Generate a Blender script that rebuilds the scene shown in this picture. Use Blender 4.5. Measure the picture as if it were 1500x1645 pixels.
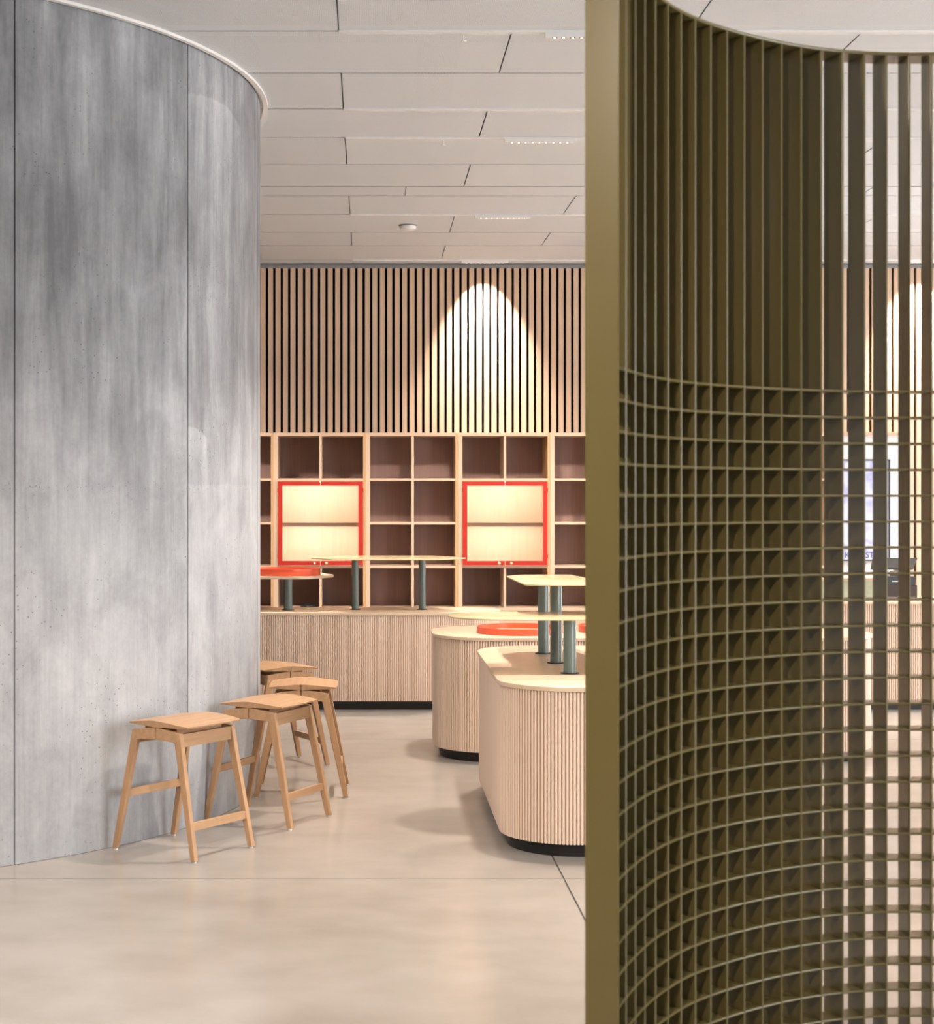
import bpy, math, random
from mathutils import Vector
random.seed(7)
for o in list(bpy.data.objects):
    bpy.data.objects.remove(o)
S = bpy.context.scene
C = S.collection
PI = math.pi

# ------------------------------------------------------------------ camera
F = 2700.0            # focal length in photo pixels (frame 1500 x 1645)
PX, PY = 590.0, 798.0  # where the straight-ahead direction falls in the photo
CAMZ = 1.75
cam = bpy.data.cameras.new('camera')
cam.sensor_fit = 'HORIZONTAL'
cam.sensor_width = 36.0
cam.lens = 36.0 * F / 1500.0
cam.shift_x = (750.0 - PX) / 1500.0
cam.shift_y = (PY - 822.5) / 1500.0
cam.clip_end = 200
cam.dof.use_dof = True
cam.dof.focus_distance = 10.5
cam.dof.aperture_fstop = 5.0
camo = bpy.data.objects.new('camera', cam)
camo.location = (0, 0, CAMZ)
camo.rotation_euler = (PI / 2, 0, 0)
C.objects.link(camo)
S.camera = camo

# ------------------------------------------------------------------ light and exposure
S.view_settings.view_transform = 'Standard'
S.view_settings.look = 'None'
S.view_settings.gamma = 1.0
S.view_settings.use_curve_mapping = False
S.view_settings.exposure = 0.12
SKY = 13.0
SPOT = 520.0
W = bpy.data.worlds.new('daylight')
S.world = W
W.use_nodes = True
bg = W.node_tree.nodes['Background']
bg.inputs[0].default_value = (0.95, 0.97, 1.0, 1)
bg.inputs[1].default_value = SKY

CEIL = CAMZ + 2.40


def portal(loc, rot, sx, sy):
    l = bpy.data.lights.new('window_portal', 'AREA')
    l.shape = 'RECTANGLE'
    l.size, l.size_y = sx, sy
    l.cycles.is_portal = True
    o = bpy.data.objects.new('window_portal', l)
    o.location = loc
    o.rotation_euler = rot
    C.objects.link(o)


ROOM = dict(x0=-8.0, x1=9.0, y0=-7.0, y1=17.42)
portal((ROOM['x1'] - .12, 13.5, 1.95), (PI / 2, 0, PI / 2), 3.0, 3.5)  # light enters towards -X
portal((ROOM['x1'] - .12, 2.25, 1.95), (PI / 2, 0, PI / 2), 6.5, 3.5)


def spot(loc, energy, size=100, blend=.6, radius=.10, col=(1, .87, .75), tilt=(0, 0, 0)):
    l = bpy.data.lights.new('track_spot', 'SPOT')
    l.energy = energy
    l.spot_size = math.radians(size)
    l.spot_blend = blend
    l.shadow_soft_size = radius
    l.color = col
    o = bpy.data.objects.new('track_spot', l)
    o.location = loc
    o.rotation_euler = tilt
    C.objects.link(o)
    return o


# ------------------------------------------------------------------ material helpers
def nt(name):
    m = bpy.data.materials.new(name)
    m.use_nodes = True
    t = m.node_tree
    b = t.nodes['Principled BSDF']
    return m, t, b


def N(t, typ, **kw):
    n = t.nodes.new(typ)
    for k, v in kw.items():
        if k.startswith('i_'):
            key = k[2:]
            key = int(key) if key.isdigit() else key.replace('_', ' ')
            n.inputs[key].default_value = v
        else:
            setattr(n, k, v)
    return n


def L(t, a, b):
    t.links.new(a, b)


def ramp(t, fac, stops):
    r = N(t, 'ShaderNodeValToRGB')
    e = r.color_ramp.elements
    while len(e) < len(stops):
        e.new(.5)
    for i, (p, c) in enumerate(stops):
        e[i].position = p
        e[i].color = (*c, 1) if len(c) == 3 else c
    L(t, fac, r.inputs[0])
    return r.outputs[0]


def mapped(t, scale, coord='Object'):
    tc = N(t, 'ShaderNodeTexCoord')
    mp = N(t, 'ShaderNodeMapping')
    mp.inputs['Scale'].default_value = scale
    L(t, tc.outputs[coord], mp.inputs[0])
    return mp.outputs[0]


def plain(name, col, rough=.5, metal=0.0, noise=.06, nscale=30, spec=.5, emis=None):
    m, t, b = nt(name)
    b.inputs['Roughness'].default_value = rough
    b.inputs['Metallic'].default_value = metal
    b.inputs['Specular IOR Level'].default_value = spec
    n = N(t, 'ShaderNodeTexNoise', i_Scale=nscale, i_Detail=4.0)
    L(t, mapped(t, (1, 1, 1)), n.inputs['Vector'])
    lo = tuple(c * (1 - noise) for c in col)
    hi = tuple(min(1, c * (1 + noise)) for c in col)
    L(t, ramp(t, n.outputs[0], [(.3, lo), (.7, hi)]), b.inputs['Base Color'])
    if emis:
        b.inputs['Emission Color'].default_value = (*emis[0], 1)
        b.inputs['Emission Strength'].default_value = emis[1]
    return m


def wood(name, col, rough=.45, grain=(1, 1, 14), var=.16, axis='Z', spec=.4, bump=.08):
    """grain runs along the axis"""
    m, t, b = nt(name)
    b.inputs['Roughness'].default_value = rough
    b.inputs['Specular IOR Level'].default_value = spec
    sc = {'Z': (38, 38, 1.6), 'X': (1.6, 38, 38), 'Y': (38, 1.6, 38)}[axis]
    v = mapped(t, sc)
    n = N(t, 'ShaderNodeTexNoise', i_Scale=1.0, i_Detail=5.0, i_Distortion=.4)
    L(t, v, n.inputs['Vector'])
    n2 = N(t, 'ShaderNodeTexNoise', i_Scale=3.0, i_Detail=2.0)
    L(t, mapped(t, (1, 1, 1)), n2.inputs['Vector'])
    oi = N(t, 'ShaderNodeObjectInfo')
    ad = N(t, 'ShaderNodeMath', operation='MULTIPLY_ADD', i_1=.7)
    L(t, n.outputs[0], ad.inputs[0])
    ml = N(t, 'ShaderNodeMath', operation='MULTIPLY', i_1=.3)
    L(t, n2.outputs[0], ml.inputs[0])
    L(t, ml.outputs[0], ad.inputs[2])
    lo = tuple(c * (1 - var) for c in col)
    hi = tuple(min(1, c * (1 + var * .8)) for c in col)
    L(t, ramp(t, ad.outputs[0], [(.32, lo), (.68, hi)]), b.inputs['Base Color'])
    bp = N(t, 'ShaderNodeBump', i_Strength=bump, i_Distance=.002)
    L(t, n.outputs[0], bp.inputs['Height'])
    L(t, bp.outputs[0], b.inputs['Normal'])
    return m


DC = (-3.452, 10.15)     # concrete drum: centre and radius in plan
DR = 2.80


def drum_angle(px):
    """angle on the drum of the visible point in photo column px"""
    m = (px - PX) / F
    # ray (m*t, t)
    A = m * m + 1
    B = -2 * (m * DC[0] + DC[1])
    Cc = DC[0] ** 2 + DC[1] ** 2 - DR ** 2
    tt = (-B - math.sqrt(max(0, B * B - 4 * A * Cc))) / (2 * A)
    return math.atan2(tt - DC[1], m * tt - DC[0])


def concrete_mat():
    """UV: u = metres along the curve, v = height in metres"""
    m, t, b = nt('cast_concrete')
    b.inputs['Roughness'].default_value = .62
    b.inputs['Specular IOR Level'].default_value = .3
    tc = N(t, 'ShaderNodeTexCoord')

    def nz(scale, sc, detail=5, rough=.55, dist=0.0):
        mp = N(t, 'ShaderNodeMapping')
        mp.inputs['Scale'].default_value = scale
        L(t, tc.outputs['UV'], mp.inputs[0])
        n = N(t, 'ShaderNodeTexNoise', i_Scale=sc, i_Detail=float(detail), i_Roughness=rough, i_Distortion=dist)
        L(t, mp.outputs[0], n.inputs['Vector'])
        return n.outputs[0]
    streak = nz((7.5, .8, 1), 1.0, 5, .6, .3)
    fine = nz((70, 2.0, 1), 1.0, 4, .6)
    cloud = nz((1.1, .8, 1), 1.0, 6, .6)
    blot = nz((4.0, 3.0, 1), 1.0, 5, .6, .6)
    speck = nz((45, 30, 1), 1.0, 4, .65)

    def mth(op, a, b_):
        n = N(t, 'ShaderNodeMath', operation=op)
        for i, q in enumerate((a, b_)):
            if isinstance(q, (int, float)):
                n.inputs[i].default_value = q
            else:
                L(t, q, n.inputs[i])
        return n.outputs[0]
    sep = N(t, 'ShaderNodeSeparateXYZ')
    L(t, tc.outputs['UV'], sep.inputs[0])
    # colour turns darker and more streaked towards the top
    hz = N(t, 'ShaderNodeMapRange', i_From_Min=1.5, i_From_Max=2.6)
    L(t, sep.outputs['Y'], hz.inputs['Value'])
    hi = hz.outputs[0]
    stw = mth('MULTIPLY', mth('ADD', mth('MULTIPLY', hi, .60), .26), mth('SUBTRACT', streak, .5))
    s = mth('ADD', stw, mth('MULTIPLY', mth('SUBTRACT', fine, .5), .15))
    s = mth('ADD', s, mth('MULTIPLY', mth('SUBTRACT', cloud, .5), .55))
    s = mth('ADD', s, mth('MULTIPLY', mth('SUBTRACT', blot, .5), .38))
    s = mth('ADD', s, mth('MULTIPLY', mth('SUBTRACT', speck, .5), .16))
    s = mth('ADD', s, .57)
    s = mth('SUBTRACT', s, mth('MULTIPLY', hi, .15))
    # pale repaired patches with a clear rounded edge
    for (px, py, wpx, fade, amt) in ((307, 684, 28, .14, .15), (30, 664, 42, .30, .07), (215, 118, 62, .5, .10), (345, 160, 48, .5, .10), (215, 775, 400, .07, .06)):
        a = drum_angle(px)
        dep = DC[1] + DR * math.sin(a)
        pu = (a + PI) * DR
        ru = abs(drum_angle(min(px + wpx, 412)) - drum_angle(px - wpx)) * DR * .5
        pv = CAMZ + (PY - py) * dep / F
        du = mth('DIVIDE', mth('SUBTRACT', sep.outputs['X'], pu), ru)
        below = mth('SUBTRACT', mth('SUBTRACT', pv, mth('MULTIPLY', mth('POWER', mth('ABSOLUTE', du, 0), 2.5), .07 if wpx < 100 else 0.0)), sep.outputs['Y'])
        below = mth('ADD', below, mth('MULTIPLY', mth('SUBTRACT', blot, .5), .06))
        k1 = N(t, 'ShaderNodeMapRange', i_From_Min=0.0, i_From_Max=.012)
        L(t, below, k1.inputs['Value'])
        k2 = N(t, 'ShaderNodeMapRange', i_From_Min=fade * 2, i_From_Max=0.0)
        L(t, below, k2.inputs['Value'])
        k3 = N(t, 'ShaderNodeMapRange', i_From_Min=1.0, i_From_Max=.90)
        L(t, mth('ABSOLUTE', du, 0), k3.inputs['Value'])
        s = mth('ADD', s, mth('MULTIPLY', mth('MULTIPLY', k1.outputs[0], k2.outputs[0]), mth('MULTIPLY', k3.outputs[0], amt)))
    col = ramp(t, s, [(.22, (.148, .150, .158)), (.44, (.255, .260, .272)), (.60, (.365, .373, .388)), (.82, (.53, .54, .555))])
    # pores
    vo = N(t, 'ShaderNodeTexVoronoi', i_Scale=34.0)
    L(t, tc.outputs['UV'], vo.inputs['Vector'])
    vo2 = N(t, 'ShaderNodeTexNoise', i_Scale=2.2, i_Detail=2.0)
    L(t, tc.outputs['UV'], vo2.inputs['Vector'])
    th = mth('MULTIPLY', mth('SUBTRACT', vo2.outputs[0], .40), .60)
    pore = mth('LESS_THAN', vo.outputs['Distance'], mth('MINIMUM', th, .13))
    # a crowd of pores along the lift line
    vo3 = N(t, 'ShaderNodeTexVoronoi', i_Scale=60.0)
    L(t, tc.outputs['UV'], vo3.inputs['Vector'])
    band = N(t, 'ShaderNodeMapRange', i_From_Min=.09, i_From_Max=.0)
    L(t, mth('ABSOLUTE', mth('SUBTRACT', sep.outputs['Y'], 1.80), 0), band.inputs['Value'])
    pore3 = mth('LESS_THAN', vo3.outputs['Distance'], mth('MULTIPLY', mth('MULTIPLY', band.outputs[0], vo2.outputs[0]), .34))
    pp = mth('MAXIMUM', pore, pore3)
    mx = N(t, 'ShaderNodeMixRGB')
    mx.inputs[2].default_value = (.07, .07, .075, 1)
    L(t, mth('MULTIPLY', pp, .7), mx.inputs[0])
    L(t, col, mx.inputs[1])
    L(t, mx.outputs[0], b.inputs['Base Color'])
    bp = N(t, 'ShaderNodeBump', i_Strength=.25, i_Distance=.004)
    L(t, mth('SUBTRACT', fine, mth('MULTIPLY', pp, .8)), bp.inputs['Height'])
    L(t, bp.outputs[0], b.inputs['Normal'])
    return m


def floor_mat():
    m, t, b = nt('polished_concrete')
    b.inputs['Specular IOR Level'].default_value = .5
    v = mapped(t, (1, 1, 1), 'Generated')
    tc = N(t, 'ShaderNodeTexCoord')
    geo = N(t, 'ShaderNodeNewGeometry')

    def nz(scale, sc, detail=5, rough=.55):
        mp = N(t, 'ShaderNodeMapping')
        mp.inputs['Scale'].default_value = scale
        L(t, geo.outputs['Position'], mp.inputs[0])
        n = N(t, 'ShaderNodeTexNoise', i_Scale=sc, i_Detail=float(detail), i_Roughness=rough)
        L(t, mp.outputs[0], n.inputs['Vector'])
        return n.outputs[0]
    a = nz((.6, .8, 1), 1.0, 4, .5)
    g = nz((3, 3.5, 1), 1.0, 4, .5)
    sp = nz((120, 60, 1), 1.0, 3, .6)
    s = N(t, 'ShaderNodeMath', operation='MULTIPLY_ADD', i_1=.55)
    L(t, a, s.inputs[0])
    s2 = N(t, 'ShaderNodeMath', operation='MULTIPLY_ADD', i_1=.27)
    L(t, g, s2.inputs[0])
    s3 = N(t, 'ShaderNodeMath', operation='MULTIPLY', i_1=.18)
    L(t, g, s3.inputs[0])
    L(t, s3.outputs[0], s2.inputs[2])
    L(t, s2.outputs[0], s.inputs[2])
    L(t, ramp(t, s.outputs[0], [(.33, (.290, .260, .232)), (.50, (.338, .308, .280)), (.67, (.380, .352, .325))]), b.inputs['Base Color'])
    b.inputs['Roughness'].default_value = .20
    return m


def mesh_ceiling_mat():
    m, t, b = nt('perforated_white_metal')
    b.inputs['Roughness'].default_value = .55
    b.inputs['Base Color'].default_value = (.88, .90, .92, 1)
    geo = N(t, 'ShaderNodeNewGeometry')
    sep = N(t, 'ShaderNodeSeparateXYZ')
    L(t, geo.outputs['Position'], sep.inputs[0])
    k = 2 * PI / .018

    def mth(op, a, b_=None):
        n = N(t, 'ShaderNodeMath', operation=op)
        for i, q in enumerate((a, b_)):
            if q is None:
                continue
            if isinstance(q, (int, float)):
                n.inputs[i].default_value = q
            else:
                L(t, q, n.inputs[i])
        return n.outputs[0]
    sx = mth('SINE', mth('MULTIPLY', sep.outputs['X'], k))
    sy = mth('SINE', mth('MULTIPLY', sep.outputs['Y'], k))
    hole = mth('GREATER_THAN', mth('MULTIPLY', sx, sy), .24)
    tr = N(t, 'ShaderNodeBsdfTransparent')
    mx = N(t, 'ShaderNodeMixShader')
    L(t, hole, mx.inputs[0])
    L(t, b.outputs[0], mx.inputs[1])
    L(t, tr.outputs[0], mx.inputs[2])
    L(t, mx.outputs[0], t.nodes['Material Output'].inputs[0])
    return m


M = {}
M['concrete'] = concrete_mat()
M['floor'] = floor_mat()
M['joint'] = plain('joint_filler', (.10, .09, .08), .9)
M['mesh'] = mesh_ceiling_mat()
M['white'] = plain('white_paint', (.80, .78, .76), .5, noise=.02)
M['plenum'] = plain('plenum_grey', (.75, .74, .74), .8, noise=.05)
M['duct'] = plain('duct_metal', (.42, .43, .45), .5, metal=.3)
M['midwall'] = plain('grey_plaster', (.18, .18, .18), .8)
M['greywall'] = plain('dark_plaster', (.07, .068, .065), .8)
M['grey'] = plain('grey_trim', (.22, .22, .23), .6)
M['black'] = plain('black_felt', (.006, .006, .006), .9, spec=.1)
M['kick'] = plain('black_plinth', (.005, .005, .005), .45)
M['slat'] = wood('ash_slat', (.66, .47, .33), .5, var=.12)
M['rib'] = wood('ribbed_pale_wood', (.78, .61, .485), .5, var=.05, bump=0)
M['top'] = wood('pale_wood_top', (.70, .54, .39), .32, var=.08, axis='X')
M['case'] = wood('case_wood', (.57, .41, .295), .45, var=.10)
M['caseh'] = wood('case_wood_level', (.57, .41, .295), .45, var=.10, axis='X')
M['caseorange'] = wood('case_wood_amber', (.54, .33, .16), .45, var=.10)
M['back'] = wood('brown_back_panel', (.27, .175, .15), .6, var=.12)
M['litback'] = wood('pale_back_panel', (.74, .61, .47), .5, var=.06)
M['red'] = plain('red_lacquer', (.40, .022, .013), .35, noise=.03)
M['tray'] = plain('coral_red_lacquer', (.82, .115, .05), .30, noise=.03)
M['brass'] = plain('brass', (.85, .72, .45), .25, metal=.9)
M['pole'] = plain('grey_green_pole', (.135, .175, .160), .24, noise=.04)
M['lacquer'] = plain('straw_lacquer', (.66, .52, .31), .16, noise=.04)
M['olive'] = plain('olive_powder_coat', (.122, .096, .036), .28, noise=.03, nscale=8, spec=.35)
M['oak'] = wood('oak', (.46, .275, .15), .42, var=.16)
M['oakx'] = wood('oak_level', (.48, .29, .16), .40, var=.20, axis='Y')
M['glide'] = plain('glide', (.75, .75, .74), .3, metal=.6)
M['sage'] = plain('sage_green', (.36, .40, .30), .5)
M['device'] = plain('black_plastic', (.012, .012, .013), .35)
M['brownbox'] = plain('dark_brown_casing', (.035, .022, .02), .5)
M['led'] = plain('led_strip', (.9, .8, .6), .5, emis=((1.0, .88, .70), 8.0))
M['lens'] = plain('warm_lens', (.9, .85, .7), .5, emis=((1.0, .86, .66), 5.0))
M['ink'] = plain('ink', (.03, .03, .16), .6)


def glass_mat(name, tint=(1, 1, 1), gl=.08):
    m, t, b = nt(name)
    g = N(t, 'ShaderNodeBsdfGlossy', i_Roughness=.02)
    tr = N(t, 'ShaderNodeBsdfTransparent')
    tr.inputs[0].default_value = (*tint, 1)
    fr = N(t, 'ShaderNodeFresnel', i_IOR=1.45)
    mx = N(t, 'ShaderNodeMixShader')
    L(t, fr.outputs[0], mx.inputs[0])
    L(t, tr.outputs[0], mx.inputs[1])
    L(t, g.outputs[0], mx.inputs[2])
    L(t, mx.outputs[0], t.nodes['Material Output'].inputs[0])
    return m


M['glass'] = glass_mat('door_glass')


def poster_mat():
    m, t, b = nt('backlit_print')
    v = mapped(t, (1, 1, 1))
    vo = N(t, 'ShaderNodeTexVoronoi', i_Scale=7.0)
    L(t, v, vo.inputs['Vector'])
    c = ramp(t, vo.outputs['Distance'], [(.15, (.62, .63, .74)), (.35, (.32, .32, .52)), (.55, (.46, .48, .64))])
    L(t, c, b.inputs['Base Color'])
    L(t, c, b.inputs['Emission Color'])
    b.inputs['Emission Strength'].default_value = .18
    return m


M['poster'] = poster_mat()


# ------------------------------------------------------------------ mesh helpers
class MB:
    def __init__(s):
        s.v, s.f = [], []

    def box(s, x0, x1, y0, y1, z0, z1):
        b = len(s.v)
        s.v += [(x, y, z) for z in (z0, z1) for y in (y0, y1) for x in (x0, x1)]
        s.f += [tuple(b + i for i in q) for q in ((0, 2, 3, 1), (4, 5, 7, 6), (0, 1, 5, 4), (2, 6, 7, 3), (0, 4, 6, 2), (1, 3, 7, 5))]
        return s

    def prism(s, pts, z0, z1, bevel=0.0):
        """closed outline (counter-clockwise, xy) extruded from z0 to z1; bevel rounds both rims"""
        n = len(pts)
        rings = [(z0, 0), (z1, 0)]
        if bevel:
            rings = [(z0, bevel), (z0 + bevel * .3, bevel * .3), (z0 + bevel, 0), (z1 - bevel, 0), (z1 - bevel * .3, bevel * .3), (z1, bevel)]
        b = len(s.v)
        for z, off in rings:
            q = inset(pts, off) if off else pts
            s.v += [(x, y, z) for x, y in q]
        for r in range(len(rings) - 1):
            for i in range(n):
                j = (i + 1) % n
                s.f.append((b + r * n + i, b + r * n + j, b + (r + 1) * n + j, b + (r + 1) * n + i))
        s.f.append(tuple(b + i for i in reversed(range(n))))
        s.f.append(tuple(b + (len(rings) - 1) * n + i for i in range(n)))
        return s

    def lathe(s, prof, cx, cy, n=32):
        """prof: list of (radius, z) from bottom to top, closed on axis if radius 0"""
        b = len(s.v)
        for r, z in prof:
            s.v += [(cx + r * math.cos(2 * PI * i / n), cy + r * math.sin(2 * PI * i / n), z) for i in range(n)]
        for k in range(len(prof) - 1):
            for i in range(n):
                j = (i + 1) % n
                s.f.append((b + k * n + i, b + k * n + j, b + (k + 1) * n + j, b + (k + 1) * n + i))
        return s

    def hexa(s, p8):
        """8 points: bottom 4 (ccw) then top 4"""
        b = len(s.v)
        s.v += [tuple(p) for p in p8]
        s.f += [tuple(b + i for i in q) for q in ((3, 2, 1, 0), (4, 5, 6, 7), (0, 1, 5, 4), (1, 2, 6, 5), (2, 3, 7, 6), (3, 0, 4, 7))]
        return s

    def mesh(s, name):
        me = bpy.data.meshes.new(name)
        me.from_pydata(s.v, [], s.f)
        me.update()
        return me

    def build(s, name, mat, parent=None, smooth=False, loc=None):
        me = s.mesh(name)
        me.materials.append(M[mat])
        if smooth:
            for p in me.polygons:
                p.use_smooth = True
        return link(name, me, parent, loc)


def link(name, me, parent=None, loc=None):
    o = bpy.data.objects.new(name, me)
    C.objects.link(o)
    if parent is not None:
        o.parent = parent
    if loc is not None:
        o.location = loc
    return o


def smooth_by_angle(o, ang=35):
    me = o.data
    for p in me.polygons:
        p.use_smooth = True
    me.set_sharp_from_angle(angle=math.radians(ang))
    return o


def inset(pts, d):
    n = len(pts)
    out = []
    for i in range(n):
        a, b, c = pts[i - 1], pts[i], pts[(i + 1) % n]
        e1 = Vector((b[0] - a[0], b[1] - a[1]))
        e2 = Vector((c[0] - b[0], c[1] - b[1]))
        if e1.length < 1e-9 or e2.length < 1e-9:
            out.append(b)
            continue
        e1.normalize()
        e2.normalize()
        nrm = Vector((-e1.y - e2.y, e1.x + e2.x))
        if nrm.length < 1e-6:
            out.append(b)
            continue
        nrm.normalize()
        k = d / max(.35, nrm.dot(Vector((-e1.y, e1.x))))
        out.append((b[0] + nrm.x * k, b[1] + nrm.y * k))
    return out


def rrect(x0, x1, y0, y1, r, n=12):
    """rounded rectangle, counter-clockwise; r = single radius or (bl, br, tr, tl)"""
    if not isinstance(r, (tuple, list)):
        r = (r,) * 4
    pts = []
    for (cx, cy, a0, rr) in ((x0 + r[0], y0 + r[0], PI, r[0]), (x1 - r[1], y0 + r[1], 1.5 * PI, r[1]),
                             (x1 - r[2], y1 - r[2], 0, r[2]), (x0 + r[3], y1 - r[3], .5 * PI, r[3])):
        for i in range(n + 1):
            a = a0 + .5 * PI * i / n
            pts.append((cx + rr * math.cos(a), cy + rr * math.sin(a)))
    return pts


def tag(o, label, cat, group=None, kind=None):
    o['label'] = label
    o['category'] = cat
    if group:
        o['group'] = group
    if kind:
        o['kind'] = kind
    return o


def thing(name, label, cat, loc=(0, 0, 0), rz=0.0, group=None):
    o = bpy.data.objects.new(name, None)
    o.empty_display_size = .1
    C.objects.link(o)
    o.location = loc
    o.rotation_euler = (0, 0, rz)
    return tag(o, label, cat, group)


def struct(o, label, cat):
    o['kind'] = 'structure'
    return tag(o, label, cat)


def copy_tree(o, parent=None):
    c = o.copy()
    C.objects.link(c)
    c.parent = parent
    for ch in o.children:
        copy_tree(ch, c)
    return c


def at(x, y, Y):
    """point at depth Y seen at photo pixel x, y"""
    return ((x - PX) * Y / F, Y, CAMZ - (y - PY) * Y / F)


# ------------------------------------------------------------------ room shell
x0, x1, y0, y1 = ROOM['x0'], ROOM['x1'], ROOM['y0'], ROOM['y1']
fl = MB().box(x0, x1, y0, y1, -.20, -.012).build('floor', 'joint')
struct(fl, 'polished beige concrete floor cast in large slabs', 'floor')
jx = [x0, -7.94, -3.52, .90, 5.32, x1]
jy = [y0, -5.56, -1.14, 3.28, 7.70, 12.12, y1]
g = .004
for i in range(len(jx) - 1):
    for j in range(len(jy) - 1):
        MB().box(jx[i] + g, jx[i + 1] - g, jy[j] + g, jy[j + 1] - g, -.0121, 0).build('floor_slab', 'floor', fl)

# ceiling: perforated panels under a plenum with ducts
ce = MB().box(x0, x1, y0, y1, CEIL + .75, CEIL + .9).build('ceiling', 'plenum')
struct(ce, 'white perforated metal panel ceiling with thin dark joints', 'ceiling')
rows = [6.06, 6.93, 7.79, 8.66, 9.52, 10.40, 11.23, 12.14, 13.0, 13.41, 14.29, 15.26, 16.06, 17.02, 17.36]
PL = 1.81
for i in range(len(rows) - 1):
    ph = -.148 if i in (2, 4, 6, 9, 11, 13, 0) else .745
    if i == 8:
        ph = .3
    k0 = math.floor((x0 - ph) / PL)
    xs = [ph + PL * k for k in range(k0, k0 + 12)]
    for a, b in zip(xs[:-1], xs[1:]):
        if b < -4.6 or a > 7.5:
            continue
        cx, cy = (a + b) / 2, (rows[i] + rows[i + 1]) / 2
        far = max(math.hypot(px - DC[0], py - DC[1]) for px in (a, b) for py in (rows[i], rows[i + 1]))
        if far < DR:
            continue
        dz = random.uniform(-.0004, .0004)
        p = MB().box(a + .001, b - .001, rows[i] + .005, rows[i + 1] - .005, CEIL + dz, CEIL + .0015 + dz)
        # folded edges of the metal tray
        for (q0, q1, r0, r1) in ((a + .001, b - .001, rows[i] + .005, rows[i] + .007), (a + .001, b - .001, rows[i + 1] - .007, rows[i + 1] - .005),
                                 (a + .001, a + .004, rows[i] + .005, rows[i + 1] - .005), (b - .004, b - .001, rows[i] + .005, rows[i + 1] - .005)):
            p.box(q0, q1, r0, r1, CEIL + dz, CEIL + .03)
        p.build('ceiling_panel', 'mesh', ce)
# the rest of the ceiling, out of view
MB().box(x0, x1, y0, 6.06, CEIL, CEIL + .02).build('ceiling_board', 'white', ce)
MB().box(x0, -4.6, 6.06, y1, CEIL + .04, CEIL + .06).build('ceiling_board', 'white', ce)
MB().box(7.5, x1, 6.06, y1, CEIL + .04, CEIL + .06).build('ceiling_board', 'white', ce)
# ducts and pipes above the mesh
for (a, b, c, d, z0, z1) in ((-1.2, -.75, 6.2, 12, .12, .45), (.30, .52, 6.2, 17, .10, .3), (2.2, 2.7, 6.2, 17, .2, .5),
                             (-4, 7, 8.1, 8.35, .12, .3), (-4, 7, 9.75, 10.0, .3, .5), (-4, 7, 11.6, 11.7, .1, .2)):
    MB().box(a, b, c, d, CEIL + z0, CEIL + z1).build('air_duct', 'duct', ce)

# ring trim where the drum goes through the ceiling
ring = MB()
n = 128
prof = [(DR + .018, CEIL - .014), (DR + .045, CEIL - .014), (DR + .045, CEIL + .03), (DR + .018, CEIL + .03)]
for i in range(n):
    a = 2 * PI * i / n
    ring.v += [(DC[0] + r * math.cos(a), DC[1] + r * math.sin(a), z) for r, z in prof]
for i in range(n):
    j = (i + 1) % n
    for k in range(4):
        l = (k + 1) % 4
        ring.f.append((4 * i + k, 4 * j + k, 4 * j + l, 4 * i + l))
ro = ring.build('trim_1', 'white')
smooth_by_angle(ro)
struct(ro, 'cream ring trim of the ceiling around the concrete drum', 'trim')

# ------------------------------------------------------------------ curved concrete wall (drum)
wl = struct(thing('wall_left', 'curved grey cast concrete wall with vertical seams', 'wall', (DC[0], DC[1], 0)),
            'curved grey cast concrete wall with vertical seams', 'wall')
core = MB().lathe([(0, 0), (DR - .03, 0), (DR - .03, CEIL + .3), (0, CEIL + .3)], 0, 0, 96)
smooth_by_angle(core.build('wall_core', 'joint', wl))


a1, a2 = drum_angle(17), drum_angle(302)
da = a2 - a1
nseg = max(3, round(2 * PI / da))
da = 2 * PI / nseg
a2s = a2
gap = .0035 / DR


def drum_panel(b0, b1, name='concrete_panel'):
    m = MB()
    ns = 24
    rc = [(DR - .03, 0), (DR - .003, .0), (DR, .003), (DR, CEIL + .3), (DR - .03, CEIL + .3)]
    ch = .003 / DR
    uvs = []
    for i in range(ns + 1):
        a = b0 + (b1 - b0) * i / ns
        edge = .003 if i in (0, ns) else 0
        if i == 1:
            a = b0 + ch
        if i == ns - 1:
            a = b1 - ch
        for r, z in rc:
            rr = r - edge if r > DR - .01 else r
            m.v.append((rr * math.cos(a), rr * math.sin(a), z))
            uvs.append(((a + PI) * DR, z))
    k = len(rc)
    for i in range(ns):
        for q in range(k - 1):
            m.f.append((i * k + q, (i + 1) * k + q, (i + 1) * k + q + 1, i * k + q + 1))
    m.f.append(tuple(range(k)))
    m.f.append(tuple(ns * k + q for q in reversed(range(k))))
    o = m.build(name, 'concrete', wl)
    me = o.data
    uv = me.uv_layers.new(name='UVMap')
    for lp in me.loops:
        uv.data[lp.index].uv = uvs[lp.vertex_index]
    smooth_by_angle(o, 30)
    return o


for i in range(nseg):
    drum_panel(a2s + da * i + gap, a2s + da * (i + 1) - gap)

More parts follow.
